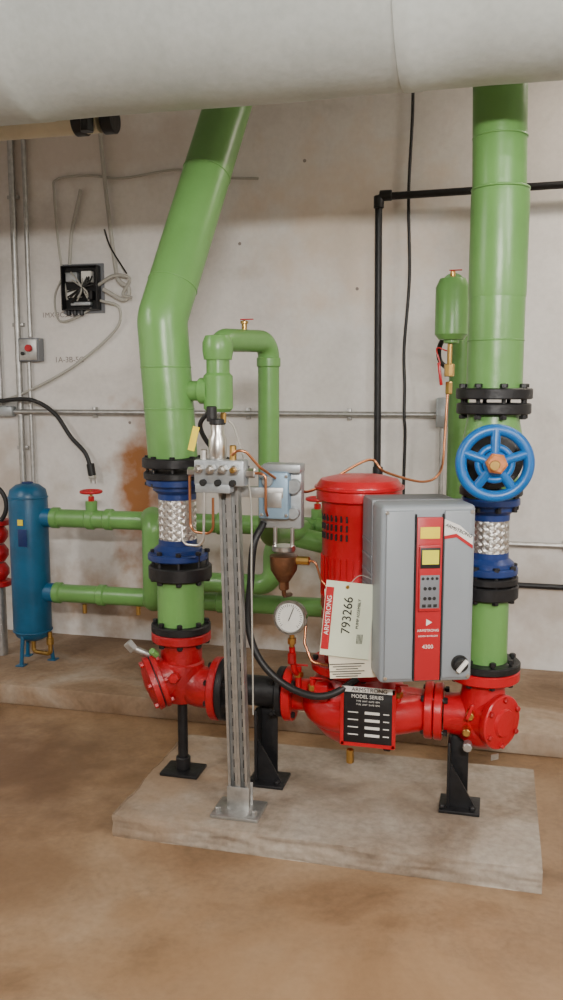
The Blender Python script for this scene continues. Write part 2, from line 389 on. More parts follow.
# motor
mz=ZC+.33
H=1.165-mz
lathe('motor_barrel',[(0,0),(.122,0),(.132,.02),(.132,.06),(.129,.065),(.129,H-.06),(.132,H-.055),(.132,H),(0,H)],(XP,YP,mz),(0,0,1),RED,g,56)
bm=bmesh.new()
for k in range(36):
    a=2*math.pi*k/36
    b2=bmesh.ops.create_cube(bm,size=1)['verts']
    for v in b2: v.co=V((v.co.x*.007,v.co.y*.004,v.co.z*(H-.26)))
    M=Matrix.Translation((XP,YP,mz+.06+(H-.26)/2))@Matrix.Rotation(a,4,'Z')@Matrix.Translation((.130,0,0))
    for v in b2: v.co=M@v.co
finish(bm,'cooling_fins',RED,g)
lathe('fan_cowl',[(0,.0),(.142,.0),(.150,.006),(.150,.05),(.148,.056),(.135,.074),(.09,.085),(0,.088)],(XP,YP,1.157),(0,0,1),RED,g,56)
lathe('cowl_cap_rim',[(.1,0),(.153,0),(.157,.004),(.157,.012),(.1,.012)],(XP,YP,1.196),(0,0,1),RED,g,56)
bm=bmesh.new()
for k in range(40):
    for row in range(3):
        a=2*math.pi*k/40
        if (k%10)<3: continue
        b2=bmesh.ops.create_cube(bm,size=1)['verts']
        M=Matrix.Translation((XP,YP,1.04+row*.032))@Matrix.Rotation(a,4,'Z')@Matrix.Translation((.131,0,0))
        for v in b2: v.co=M@V((v.co.x*.006,v.co.y*.006,v.co.z*.022))
finish(bm,'cowl_slots',DARK,g)
# nameplate on casing
box('nameplate_post',(XP+.06,2.79,.48),(.05,.05,.05),RED,g)
box('nameplate',(-.39,2.765,.448),(.18,.004,.205),BLACK,g,.001)
box('nameplate_border_left',(-.478,2.762,.448),(.012,.003,.205),RED,g,0)
box('nameplate_border_right',(-.302,2.762,.448),(.012,.003,.205),RED,g,0)
box('nameplate_border_bottom',(-.39,2.762,.349),(.18,.003,.012),RED,g,0)
box('nameplate_border_top',(-.39,2.762,.542),(.18,.003,.018),WHITE,g,0)
text('nameplate_brand','ARMSTRONG',.02,(-.385,2.759,.542),BLK,g)
text('nameplate_title','MODEL SERIES',.017,(-.392,2.762,.518),WHITE,g)
for i,zz in enumerate((.502,.490)):
    text('nameplate_line','TYPE  UNIT  DATE  RPM',.0075,(-.39,2.762,zz),WHITE,g)
for zz in (.462,.436,.410,.384): 
    box('data_field',(-.375,2.762,zz),(.05,.002,.009),WHITE,g,0); box('data_label',(-.44,2.762,zz),(.035,.002,.003),WHITE,g,0)
    box('data_label_right',(-.328,2.762,zz),(.02,.002,.003),WHITE,g,0)
for (x,y,z) in ((-.66,2.90,.53),(-.30,2.86,.5),(-.60,2.86,.5)):
    cyl('cock_body',(x,y,z-.05),(0,0,1),.011,.08,RED,g,12); cyl('cock_hex',(x,y,z-.01),(0,0,1),.018,.02,BRASS,g,6); box('cock_lever',(x+.012,y,z+.035),(.045,.01,.006),RED,g,.002)
box('seal_vent_box',(-.56,2.83,.50),(.05,.05,.06),RED,g,.006)
pipe('vent_line',[(-.5,2.85,.58),(-.60,2.84,.60),(-.63,2.86,.66),(-.63,2.88,.72)],.005,COPPER,g,.02,10)
cyl('drain_plug',(-.33,2.84,.33),(0,-1,0),.02,.03,BLACK,g,6)
cyl('drain_cock',(-.8+.34,2.83,.30),(0,0,-1),.014,.05,BRASS,g,8)

# pressure gauge
g=grp('pressure_gauge',(-.672,2.83,.757),-8)
ax=(0,-1,.12)
lathe('bezel',[(0,-.03),(.05,-.03),(.056,-.02),(.058,.005),(.06,.008),(.06,.014),(.052,.014),(.05,.008),(0,.008)],(0,0,0),ax,CHROME,g,40)
lathe('dial',[(0,.009),(.0495,.009),(.0495,.0095),(0,.0095)],(0,0,0),ax,GLASS,g,40)
bm=bmesh.new(); Mf=frame((0,0,0),ax)
for k in range(28):
    a=math.radians(-45+270*k/27); ln=.010 if k%3==0 else .006
    b2=bmesh.ops.create_cube(bm,size=1)['verts']
    M=Mf@Matrix.Rotation(a,4,'Z')@Matrix.Translation((.042,0,.0102))
    for v in b2: v.co=M@V((v.co.x*ln,v.co.y*.0016,v.co.z*.0008))
b2=bmesh.ops.create_cube(bm,size=1)['verts']
M=Mf@Matrix.Rotation(math.radians(70),4,'Z')@Matrix.Translation((.012,0,.011))
for v in b2: v.co=M@V((v.co.x*.05,v.co.y*.003,v.co.z*.001))
finish(bm,'needle_and_ticks',BLK,g)
cyl('stem',(0,.01,-.06),(0,0,-1),.009,.05,BRASS,g,12); cyl('stem_hex',(0,.01,-.075),(0,0,-1),.015,.025,BRASS,g,6)
pipe('stem_pipe',[(0,.01,-.11),(0,.03,-.2),(0,.09,-.24)],.011,RED,g,.03,12)
cyl('gauge_cock',(0,.01,-.13),(0,0,-1),.016,.04,REDD,g,8)

# ---------------------------------------------------------------- drive enclosure
g=grp('variable_speed_drive_box',(-.237,2.68,.665),20)
W,D,Hh=.285,.31,.54
box('enclosure_back',(0,.06,Hh/2),(W-.012,D-.12,Hh-.01),PGREY2,g,.008)
box('enclosure_cover',(0,-.09,Hh/2),(W,.13,Hh),PGREY,g,.014,None,3)
fy=-.155
box('cover_seam',(0,-.02,Hh/2),(W+.001,.006,Hh+.001),PGREY2,g,.002)
for xs in (-1,1):
    box('front_step',(xs*.0875,fy-.004,Hh/2),(.085,.012,Hh-.03),PGREY,g,.005)
box('red_strip',(0,fy-.006,Hh/2-.012),(.078,.014,Hh-.045),PANELR,g,.003)
box('strip_edge_left',(-.041,fy-.007,Hh/2-.008),(.003,.012,Hh-.035),DARK,g,0)
box('strip_edge_right',(.041,fy-.007,Hh/2-.008),(.003,.012,Hh-.035),DARK,g,0)
box('keypad_bezel',(0,fy-.016,.325),(.066,.012,.20),PANELR,g,.004)
box('keypad_field',(0,fy-.0215,.285),(.058,.003,.10),PGREY2,g,.001)
box('warning_label',(0,fy-.014,.46),(.058,.002,.034),YELLOW,g,0)
box('display_frame',(0,fy-.0215,.386),(.060,.003,.062),BLK,g,.001)
box('display',(0,fy-.024,.389),(.050,.002,.042),LCD,g,0)
for r in range(3):
    for q in range(3 if r!=0 else 4):
        cyl('key',((q-(1 if r else 1.5))*.014,fy-.021,.325-r*.03),(0,-1,0),.0055 if r else .0045,.004,BLK,g,12)
for q in range(3): box('mode_key',((q-1)*.017,fy-.022,.243),(.012,.003,.01),BLK,g,.001)
text('strip_brand','ARMSTRONG',.011,(0,fy-.0135,.165),WHITE,g)
lathe('strip_emblem',[(0,0),(.012,0),(.012,.001),(0,.001)],(0,fy-.013,.19),(0,-1,0),WHITE,g,3)
text('strip_model','DESIGN ENVELOPE',.007,(0,fy-.0135,.148),WHITE,g)
text('strip_big','4300',.017,(0,fy-.0135,.115),WHITE,g)
poly('brand_label',[(.044,.50),(.044,.45),(.08,.455),(.13,.42),(.13,.445),(.09,.48)],.002,Matrix.Translation((0,fy-.0105,0)),WHITE,g)
poly('brand_label_edge',[(.044,.45),(.044,.440),(.08,.445),(.13,.410),(.13,.421),(.08,.456)],.002,Matrix.Translation((0,fy-.011,0)),PANELR,g)
text('brand_text','ARMSTRONG',.0145,(.087,fy-.013,.465),BLK,g,(90,25,0))
cyl('disconnect_base',(.10,fy-.008,.06),(0,-1,0),.026,.008,BLK,g)
cyl('disconnect_knob',(.10,fy-.016,.06),(0,-1,0),.02,.02,BLK,g)
box('knob_grip',(.10,fy-.04,.06),(.012,.012,.045),WHITE,g,.003,(0,40,0))
for (xx,zz) in ((-.127,.02),(-.127,.52),(.127,.02),(.127,.52)): cyl('cover_screw',(xx,fy-.008,zz),(0,-1,0),.006,.004,STEEL,g,12)
for q in range(7): box('side_rib',(-W/2+.004,.06,.1+q*.05),(.006,.14,.012),PGREY2,g,.002)
for q in (-.06,0,.06): cyl('cable_gland',(q,.02,0),(0,0,-1),.016,.035,BLACK,g,12)
box('mount_bracket',(-.05,.225,.25),(.08,.03,.3),RED,g,.003)

# tags
g=grp('shipping_tag',(-.432,2.58,.80),8)
box('cream_card',(.012,.012,-.015),(.15,.0012,.29),PAPERW,g,0,(0,-4,0))
box('pale_card',(0,0,.03),(.152,.0012,.24),PAPERG,g,0,(0,5,0))
box('red_edge',(-.062,-.0015,.035),(.024,.0012,.2),PANELR,g,0,(0,5,0))
text('tag_brand','ARMSTRONG',.021,(-.060,-.003,.045),WHITE,g,(90,-85,0))
text('tag_number','793266',.040,(.0,-.002,.045),BLK,g,(90,-85,0),.001)
text('tag_small','PUMP ASSEMBLY',.013,(.034,-.002,.05),BLK,g,(90,-85,0))
for i in range(5): box('barcode',(.030+i*.004,-.002,-.03),(.002,.001,.03),BLK,g,0,(0,5,0))
for i in range(6): box('tag_print',(.0,-.0015+.012,-.115-i*.008),(.11-(i%3)*.02,.0012,.0025),BLK,g,0,(0,-4,0))
cyl('eyelet',(.0,-.001,.135),(0,-1,0),.006,.002,BRASS,g,16)
cable('string',[(0,-.002,.137),(.04,.01,.17),(.1,.03,.14)],.0012,WIRE,g,6)
g=grp('hanging_label',(-.475,2.62,.71),5)
box('white_card',(0,0,0),(.05,.001,.08),WHITE,g,0,(0,-6,0))
for i in range(5): box('label_print',(0,-.001,.025-i*.012),(.036,.001,.003),BLK,g,0,(0,-6,0))
cable('string',[(0,0,.04),(.005,.02,.08),(.03,.06,.1)],.001,WIRE,g,6)

# ---------------------------------------------------------------- right riser
XR=-.012
c=(0.0,YP)
g=grp('green_riser_pipe',(XR,0,0))
pipe('riser',[(0,YP,1.54),(0,YP,1.84)],.091,GREEN,g,0,40)
pipe('riser_upper',[(0,YP,1.80),(-.004,YP,2.2),(-.03,YP+.02,3.3)],.086,GREEN,g,.2,40)
lathe('insulation_sleeve',[(.08,0),(.092,.004),(.0935,.02),(.0935,.325),(.092,.34),(.08,.345)],(0,YP,1.835),(0,0,1),GREEN,g,44)
torus('seam_band',(0,YP,2.18),(0,0,1),.0905,.004,GREEN,g,48,8)
torus('seam_band',(0,YP,1.70),(0,0,1),.0905,.003,GREEN,g,48,8)
torus('seam_band',(-.006,YP,2.34),(0,0,1),.0855,.003,GREEN,g,48,8)
flange('companion_flange',(c[0],c[1],1.527),(0,0,1),.125,.036,BLACK,g)
bolts('flange_bolts',(c[0],c[1],1.502),(0,0,1),.105,8,.09,BLACK,g,.013)
# gate valve
g=grp('gate_valve',(XR,0,0))
flange('top_flange',(0,YP,1.478),(0,0,1),.122,.036,BLACK,g)
lathe('body',[(0,-.14),(.085,-.14),(.088,-.06),(.098,0),(.098,.06),(.088,.11),(.085,.14),(0,.14)],(0,YP,1.32),(0,0,1),GREEN,g)
lathe('bonnet',[(0,0),(.085,0),(.085,.05),(.1,.055),(.1,.085),(.05,.1),(.032,.13),(.03,.2),(.02,.22),(0,.22)],(0,YP-.02,1.32),(0,-1,0),BLACK,g)
bolts('bonnet_bolts',(0,YP-.09,1.32),(0,-1,0),.088,6,.04,BLACK,g,.01)
pipe('stem',[(0,YP-.2,1.32),(.010,2.59,1.32)],.013,BRASS,g)
flange('bottom_flange',(0,YP,1.203),(0,0,1),.105,.03,BLACK,g)
wc=V((.010,2.68,1.320)); wa=(.12,-1,.05)
torus('handwheel_rim',wc,wa,.101,.0175,BLUE,g,56,14)
for k in range(5):
    a=2*math.pi*k/5+.31; dr=V((math.cos(a),math.cos(a)*.12,math.sin(a)))
    pipe('wheel_spoke',[wc+dr*.02+V((0,-.012,0)),wc+dr*.06+V((0,-.008,0)),wc+dr*.1],.015,BLUE,g,0,10)
torus('inner_ring',wc+V((0,-.006,0)),wa,.050,.011,BLUE,g,40,10)
lathe('wheel_hub',[(0,-.02),(.036,-.02),(.038,0),(.038,.02),(.03,.028),(0,.028)],wc,wa,BLUE,g)
lathe('hub_nut',[(0,.02),(.033,.02),(.033,.05),(.026,.058),(0,.058)],wc,wa,ORANGE,g,6)
cyl('stem_tip',wc+V((0,-.05,0)),wa,.013,.03,BRASS,g,16)
gf=flex(c,.95,1.15,.062,.098); gf.location.x=XR
bolts('flange_bolts',(0,YP,1.187),(0,0,1),.088,8,.075,BLACK,gf,.011)
g=grp('green_spool_pipe',(XR,0,0))
flange('companion_flange',(c[0],c[1],.86),(0,0,1),.102,.045,BLACK,g)
flange('middle_flange',(c[0],c[1],.90),(0,0,1),.100,.026,BLACK,g)
bolts('flange_bolts',(c[0],c[1],.89),(0,0,1),.088,8,.1,BLACK,g,.012)
pipe('spool',[(c[0],c[1],.84),(c[0],c[1],.6)],.072,GREEN,g)
flange('lower_flange',(c[0],c[1],.60),(0,0,1),.118,.026,BLACK,g)
# triple duty valve
g=grp('triple_duty_valve',(XR-.005,0,0))
flange('top_flange',(0,YP,.568),(0,0,1),.122,.036,RED,g)
bolts('top_bolts',(0,YP,.585),(0,0,1),.1,8,.07,BLACK,g,.011)
lathe('neck',[(0,0),(.07,0),(.075,.06),(.09,.12),(.095,.16),(.085,.22),(.05,.25),(0,.255)],(0,YP,.56),(0,0,-1),RED,g,44,60)
lathe('inlet_neck',[(0,0),(.07,0),(.075,.06),(.08,.12),(0,.12)],(-.13,YP,.41),(1,0,0),RED,g)
flange('inlet_flange',(-.15,YP,.413),(1,0,0),.1,.03,RED,g)
ax=V((.75,-.6,0)).normalized(); 
lathe('bonnet_barrel',[(0,0),(.085,0),(.085,.1),(0,.1)],(-.01,YP,.415),ax,RED,g)
lathe('bonnet_plate',[(0,0),(.092,0),(.094,.004),(.094,.022),(.09,.026),(.05,.03),(.045,.04),(0,.042)],V((-.01,YP,.415))+ax*.075,ax,RED,g)
bolts('bonnet_bolts',V((-.01,YP,.415))+ax*.09,ax,.079,6,.02,REDD,g,.01)
cyl('port_a',(-.04,YP-.085,.45),(0,-1,0),.014,.045,BRASS,g,8); box('port_handle',(-.04,YP-.135,.47),(.012,.012,.055),RED,g,.003,(0,20,0))
cyl('port_b',(-.05,YP-.08,.39),(0,-1,0),.014,.045,BRASS,g,8); cyl('port_c',(-.045,YP-.09,.34),(0,-1,0),.016,.04,GALV,g,8)
box('valve_tag',(.045,YP-.155,.33),(.03,.002,.02),GALV,g,0,(0,0,38))

# ---------------------------------------------------------------- strut stand with instruments
g=grp('strut_channel_stand')
sx,sy=-.83,2.73
def strut(name,cx,cy,z0,z1,tilt):
    bm=bmesh.new(); w=.034; d=.038; t=.003; l=.009
    prof=[(-w/2,-d/2),(-w/2+l,-d/2),(-w/2+l,-d/2+t),(-w/2+t,-d/2+t),(-w/2+t,d/2-t),(w/2-t,d/2-t),(w/2-t,-d/2+t),(w/2-l,-d/2+t),(w/2-l,-d/2),(w/2,-d/2),(w/2,d/2),(-w/2,d/2)]
    a=[bm.verts.new((cx+x,cy+y,z0)) for x,y in prof]; b=[bm.verts.new((cx+x+tilt,cy+y,z1)) for x,y in prof]; n=len(a)
    for i in range(n): bm.faces.new((a[i],a[(i+1)%n],b[(i+1)%n],b[i]))
    finish(bm,name,GALV,g)
    bm=bmesh.new(); zz=z0+.05
    while zz<z1-.05:
        b2=bmesh.ops.create_cube(bm,size=1)['verts']; tx=tilt*(zz-z0)/(z1-z0)
        for v in b2: v.co=V((cx+tx+v.co.x*.011,cy+d/2-t-.001+v.co.y*.002,zz+v.co.z*.028))
        zz+=.05
    finish(bm,name+'_slots',DARK,g)
strut('channel_a',sx-.0175,sy,PZ+.012,1.29,-.03)
strut('channel_b',sx+.0175,sy,PZ+.012,1.24,-.03)
box('base_plate',(sx,sy-.01,PZ+.006),(.17,.14,.012),GALV,g,.003)
box('post_boot_a',(sx,sy-.024,PZ+.05),(.08,.006,.09),GALV,g,.002)
box('post_boot_b',(sx,sy+.024,PZ+.05),(.08,.006,.09),GALV,g,.002)
for dx in (-.065,.065): cyl('anchor_bolt',(sx+dx,sy-.05,PZ+.01),(0,0,1),.011,.02,GALV,g,6)
box('cross_arm',(-.79,2.765,1.20),(.22,.035,.035),GALV,g,.002)

g=grp('differential_pressure_transmitter')
cx,cy,cz=-.868,2.67,1.272
box('manifold_block',(cx,cy,cz),(.17,.06,.085),ALU,g,.006)
box('manifold_plate',(cx-.02,cy-.01,cz-.05),(.12,.05,.03),ALU,g,.004)
for dx in (-.06,-.02,.02,.06):
    cyl('valve_bonnet',(cx+dx,cy-.03,cz+.015),(0,-1,0),.015,.03,STEEL,g,6); cyl('valve_tip',(cx+dx,cy-.06,cz+.015),(0,-1,0),.009,.02,BRASS if dx>.03 else STEEL,g,10)
for dx in (-.05,.0,.05): cyl('lower_fitting',(cx+dx,cy-.03,cz-.03),(0,-1,0),.011,.02,DARK,g,10)
cyl('side_port_left',(cx-.085,cy,cz),(-1,0,0),.016,.03,STEEL,g,6); cyl('side_port_right',(cx+.085,cy,cz),(1,0,0),.016,.03,STEEL,g,6)
lathe('sensor_body',[(0,0),(.026,0),(.03,.01),(.03,.07),(.022,.085),(.022,.12),(0,.12)],(cx-.015,cy+.01,cz+.04),(0,0,1),STEEL,g,28)
cyl('sensor_collar',(cx-.015,cy+.01,cz+.155),(0,0,1),.027,.02,RUBBER,g)
cyl('sensor_plug',(cx-.035,cy+.01,cz+.165),(0,0,1),.017,.05,RUBBER,g)
cyl('sensor_tip',(cx+.005,cy+.01,cz+.16),(0,0,1),.01,.035,BRASS,g,10)
box('caution_tag',(cx-.09,cy-.012,cz+.11),(.022,.002,.08),YELLOW,g,0,(0,14,10))
cyl('vent_a',(cx+.04,cy,cz+.04),(0,0,1),.012,.05,BRASS,g,8); cyl('vent_b',(cx-.06,cy,cz+.04),(0,0,1),.012,.035,STEEL,g,8)
pipe('tube_a',[(cx+.11,cy,cz),(cx+.15,cy,cz),(cx+.15,cy,cz-.12),(cx+.15,cy+.02,cz-.14)],.0045,COPPER,g,.02,10)
pipe('tube_b',[(cx-.11,cy,cz),(cx-.11,cy,cz-.2),(cx-.02,cy-.03,cz-.2),(cx-.02,cy-.03,cz-.08)],.0045,COPPER,g,.03,10)
pipe('tube_c',[(cx-.05,cy-.03,cz-.06),(cx-.05,cy-.04,cz-.24),(cx-.13,cy-.02,cz-.24),(cx-.14,cy,cz-.18)],.0045,STEEL,g,.03,10)
pipe('tube_d',[(cx+.045,cy-.03,cz+.06),(cx+.08,cy-.04,cz+.09),(cx+.13,cy,cz+.02),(cx+.17,cy+.05,cz-.02)],.0045,COPPER,g,.03,10)

g=grp('actuated_control_regulator')
bx,by,bz=-.70,2.80,1.18
BG=mat('blue_grey_casting',(.24,.36,.48),.45,.3)
box('housing_back',(bx,by+.02,bz),(.145,.05,.215),ALU,g,.008)
box('housing_front',(bx-.015,by-.025,bz+.01),(.105,.05,.16),BG,g,.01)
box('housing_top',(bx+.01,by,bz+.10),(.13,.075,.03),ALU,g,.005)
cyl('pilot_knob',(bx-.03,by-.05,bz+.06),(0,-1,0),.018,.025,ALU,g,20)
box('data_plate',(bx-.015,by-.052,bz-.005),(.06,.003,.05),GALV,g,.001)
for (dx,dz) in ((-.055,.075),(.03,.075),(-.055,-.055),(.03,-.055)): cyl('screw',(bx+dx,by-.048,bz+dz),(0,-1,0),.006,.006,STEEL,g,8)
cyl('right_ear',(bx+.05,by-.01,bz+.04),(0,-1,0),.025,.03,ALU,g); cyl('right_ear_low',(bx+.05,by-.01,bz-.05),(0,-1,0),.02,.03,ALU,g)
cyl('yoke_left',(bx-.02,by,bz-.10),(0,0,-1),.007,.09,STEEL,g,10); cyl('yoke_right',(bx+.04,by,bz-.10),(0,0,-1),.007,.09,STEEL,g,10)
cyl('yoke_collar',(bx+.01,by,bz-.185),(0,0,1),.04,.02,STEEL,g)
lathe('bronze_bowl',[(0,-.055),(.02,-.055),(.03,-.04),(.045,-.015),(.048,.02),(.048,.035),(0,.04)],(bx+.01,by,bz-.235),(0,0,1),BRONZE,g)
cyl('bowl_nut',(bx+.01,by,bz-.32),(0,0,1),.018,.04,BRONZE,g,6)
cyl('side_port',(bx+.05,by,bz-.215),(1,0,0),.015,.05,BRASS,g,8)
pipe('capillary',[(bx+.06,by,bz-.215),(bx+.12,by,bz-.215),(bx+.14,by,bz-.28),(bx+.16,by,bz-.30)],.004,COPPER,g,.02,8)
pipe('drip_pipe',[(bx+.01,by,bz-.31),(bx+.01,by,bz-.34),(bx+.01,by+.1,bz-.36)],.008,BRONZE,g,.02,12)

g=grp('copper_sensing_line')
cable('tube',[(-.195,3.52,1.52),(-.2,3.5,1.35),(-.21,3.45,1.22),(-.27,3.35,1.185),(-.4,3.20,1.235),(-.46,3.17,1.28),(-.60,2.9,1.2),(-.64,2.81,1.2)],.005,COPPER,g,10)
g=grp('black_flexible_conduit')
cable('hose',[(-.76,2.80,1.09),(-.785,2.76,1.02),(-.80,2.77,.88),(-.812,2.775,.76),(-.79,2.77,.66),(-.74,2.765,.585),(-.66,2.76,.53),(-.57,2.75,.51),(-.5,2.76,.525),(-.43,2.79,.57)],.0125,RUBBER,g,12)
g=grp('white_signal_cable')
cable('cable',[(-.85,2.69,1.44),(-.83,2.71,1.40),(-.785,2.72,1.2),(-.782,2.72,.9),(-.785,2.74,.6),(-.79,2.76,.42)],.003,WIRE,g,8)
g=grp('black_signal_cable')
cable('cable',[(-.90,2.68,1.48),(-.95,2.70,1.42),(-.91,2.75,1.33),(-.80,2.755,1.28)],.008,RUBBER,g,8)

# ---------------------------------------------------------------- horizontal green lines
g=grp('green_header_pipes')
pipe('upper_line',[(-2.24,4.0,.875),(-.17,4.0,.885),(-.17,4.0,1.93),(-.185,3.56,1.95)],.047,GREEN,g,.09)
pipe('lower_line',[(-2.24,4.0,.478),(-.3,4.0,.49)],.047,GREEN,g)
lathe('lower_end_cap',[(0,0),(.052,0),(.052,.05),(0,.06)],(-.31,4.0,.49),(1,0,0),GREEN,g)
pipe('cross_riser',[(-1.66,3.98,.9),(-1.62,3.9,.88),(-1.62,3.9,.50),(-1.66,3.98,.48)],.058,GREEN,g,.05)
pipe('front_loop',[(-1.62,3.9,.60),(-1.15,3.85,.62),(-1.0,3.85,.62),(-1.0,3.85,.88),(-.75,3.85,.83),(-.4,3.85,.83)],.048,GREEN,g,.1)
for xx,zz in ((-2.2,.876),(-2.0,.877),(-1.9,.878),(-2.2,.479),(-1.95,.48),(-1.3,.88),(-1.3,.484),(-.8,.882),(-.62,.882)):
    cyl('coupling',(xx-.03,4.0,zz),(1,0,0),.055,.055,GREEN,g,bv=.012)
lathe('drop_leg',[(0,0),(.05,0),(.066,.02),(.066,.2),(.05,.235),(0,.245)],(-.185,3.52,1.735),(0,0,1),GREEN,g)
cyl('drop_collar',(-.185,3.52,1.72),(0,0,1),.03,.03,GREEN,g)
cyl('vent',(-.185,3.52,1.975),(0,0,1),.010,.025,BRASS,g,10); box('vent_lever',(-.175,3.52,2.002),(.05,.01,.004),RED,g,.001)
for xx in (-2.0,-.82):
    cyl('gate_body',(xx,4.0,.92),(0,0,1),.03,.05,GREEN,g); cyl('gate_bonnet',(xx,4.0,.965),(0,0,1),.017,.03,RED,g,6)
    cyl('gate_stem',(xx,4.0,.98),(0,0,1),.007,.045,BRASS,g,8); torus('gate_handwheel',(xx,4.0,1.018),(0,0,1),.05,.009,RED,g,28,8)
    for a in (0,90): box('wheel_bar',(xx,4.0,1.018),(.095,.012,.008),RED,g,.002,(0,0,a))
for xx,zz in ((-2.05,.41),(-1.75,.42)): cyl('drain_nipple',(xx,3.99,zz+.02),(0,0,-1),.012,.05,BRASS,g,8)
g=grp('brass_drain_valve')
cyl('nipple',(-.19,3.52,1.72),(0,0,-1),.01,.1,BRASS,g,10); cyl('valve_body',(-.19,3.52,1.64),(0,0,-1),.02,.05,BRASS,g,8)
cyl('lower_hex',(-.19,3.52,1.57),(0,0,-1),.015,.05,BRASS,g,6); box('lever',(-.225,3.50,1.60),(.012,.012,.09),RED,g,.003,(0,-8,0))
cable('red_lanyard',[(-.225,3.5,1.64),(-.24,3.5,1.70),(-.2,3.5,1.69)],.003,RED,g,6)

# ---------------------------------------------------------------- blue tank
g=grp('blue_separator_tank')
tx,ty=-2.36,4.0
lathe('shell',[(0,0),(.05,.004),(.085,.025),(.1,.06),(.1,.77),(.092,.805),(.06,.83),(.03,.838),(0,.84)],(tx,ty,.215),(0,0,1),TANK,g,44,50)
for z in (.27,.98): torus('weld_band',(tx,ty,z),(0,0,1),.1,.004,TANK,g,44,8)
for z in (.875,.478): cyl('nozzle',(tx+.08,ty,z),(1,0,0),.05,.06,TANK,g)
box('rating_plate',(tx+.02,ty-.101,.78),(.05,.003,.09),BLUED,g,.001); box('yellow_sticker',(tx+.01,ty-.102,.86),(.03,.002,.03),YELLOW,g,0)
cyl('top_boss',(tx,ty,1.04),(0,0,1),.03,.02,BLUED,g,16)
for a in (-100,20,140):
    aa=math.radians(a); px,py=tx+.08*math.cos(aa),ty+.08*math.sin(aa)
    pipe('leg',[(px,py,.26),(px+.02*math.cos(aa),py+.02*math.sin(aa),.1)],.011,TANK,g,0,12)
    box('leg_foot',(px+.02*math.cos(aa),py+.02*math.sin(aa),.103),(.045,.045,.006),TANK,g,.001)
pipe('blowdown_pipe',[(tx,ty,.22),(tx,ty,.15),(tx+.11,ty-.02,.15),(tx+.11,ty-.02,.27)],.012,BRASS,g,.02,12)
cyl('blowdown_valve',(tx+.11,ty-.02,.2),(0,0,1),.02,.04,BRASS,g,8)
g=grp('red_pipe_valve')
vx=-2.585
for q,zz in enumerate((.52,.62,.72)): lathe('body',[(0,0),(.04,0),(.06,.03),(.06,.06),(.04,.09),(0,.09)],(vx,4.05,zz),(0,0,1),REDD,g)
flange('flange',(vx,4.05,.50),(0,0,1),.07,.03,REDD,g); cyl('pipe_leg',(vx,4.05,.1),(0,0,1),.035,.4,GALV,g)
flange('flange_top',(vx,4.05,.83),(0,0,1),.07,.03,REDD,g)
torus('black_hose',(-2.62,4.0,.93),(.2,-1,0),.12,.012,RUBBER,g)

# ---------------------------------------------------------------- wall services
Y=YW-.025
g=grp('electrical_conduit')
pipe('vertical_a',[(-2.665,Y,3.3),(-2.665,Y,.7)],.018,GALV,g)
for z in (2.6,1.9,1.2): box('strap',(-2.665,Y+.012,z),(.07,.02,.02),GALV,g,.002)
g=grp('electrical_conduit')
pipe('vertical_b',[(-2.585,Y,3.3),(-2.585,Y,1.83)],.013,GALV,g); 
g=grp('electrical_conduit')
pipe('vertical_c',[(-2.60,Y,1.69),(-2.60,Y,.7)],.012,GALV,g)
pipe('vertical_d',[(-2.79,Y,3.3),(-2.79,Y,1.45)],.013,GALV,g)
g=grp('disconnect_switch_box')
box('body',(-2.58,YW-.03,1.757),(.13,.06,.13),PGREY2,g,.004); box('cover',(-2.58,YW-.064,1.757),(.11,.008,.115),GALV,g,.002)
cyl('red_button',(-2.57,YW-.068,1.765),(0,-1,0),.02,.02,RED,g); cyl('black_button',(-2.61,YW-.068,1.735),(0,-1,0),.01,.015,BLK,g)
g=grp('electrical_conduit')
pipe('run',[(-4.49,YW-.035,1.407),(-.30,YW-.035,1.407)],.015,GALV,g)
for xx in (-2.2,-1.3,-.75): box('strap',(xx,YW-.02,1.407),(.02,.035,.06),GALV,g,.002)
cyl('coupling',(-1.5,YW-.035,1.407),(1,0,0),.02,.05,GALV,g)
box('conduit_body_right',(-.27,YW-.04,1.42),(.06,.07,.15),ALU,g,.008)
box('conduit_body_left',(-2.76,YW-.04,1.41),(.13,.06,.06),ALU,g,.012)
pipe('drop',[(-.27,YW-.035,1.35),(-.27,YW-.035,.9)],.012,GALV,g)
g=grp('black_iron_pipe')
pipe('run',[(2.49,YW-.075,2.525),(-.605,YW-.075,2.485),(-.59,YW-.075,.85)],.018,BLACK,g,.02)
cyl('elbow_collar_a',(-.60,YW-.075,2.49),(1,0,0),.026,.06,BLACK,g); cyl('elbow_collar_b',(-.604,YW-.075,2.49),(0,0,-1),.026,.06,BLACK,g)
cyl('lower_union',(-.59,YW-.075,1.08),(0,0,1),.026,.06,BLACK,g)
g=grp('hanging_black_cable')
cable('cable',[(-.455,YW-.03,3.3),(-.45,YW-.03,2.9),(-.462,YW-.03,2.5),(-.45,YW-.03,2.1),(-.47,YW-.03,1.75),(-.462,YW-.05,1.55),(-.46,YW-.065,1.4),(-.455,YW-.05,1.3),(-.46,YW-.03,1.0),(-.45,YW-.03,.8)],.008,RUBBER,g,8)
g=grp('electrical_conduit')
pipe('run',[(2.49,YW-.03,.76),(-.55,YW-.03,.755)],.014,GALV,g)
for xx in (.35,1.2): box('strap',(xx,YW-.02,.757),(.02,.03,.05),GALV,g,.002)
g=grp('black_iron_pipe')
pipe('run_low',[(2.49,YW-.03,.545),(.1,YW-.03,.545)],.014,BLACK,g)
g=grp('electrical_conduit')
pipe('run_left',[(-2.55,YW-.03,.33),(-1.2,YW-.03,.33)],.013,BLACK,g)
g=grp('black_power_cord')
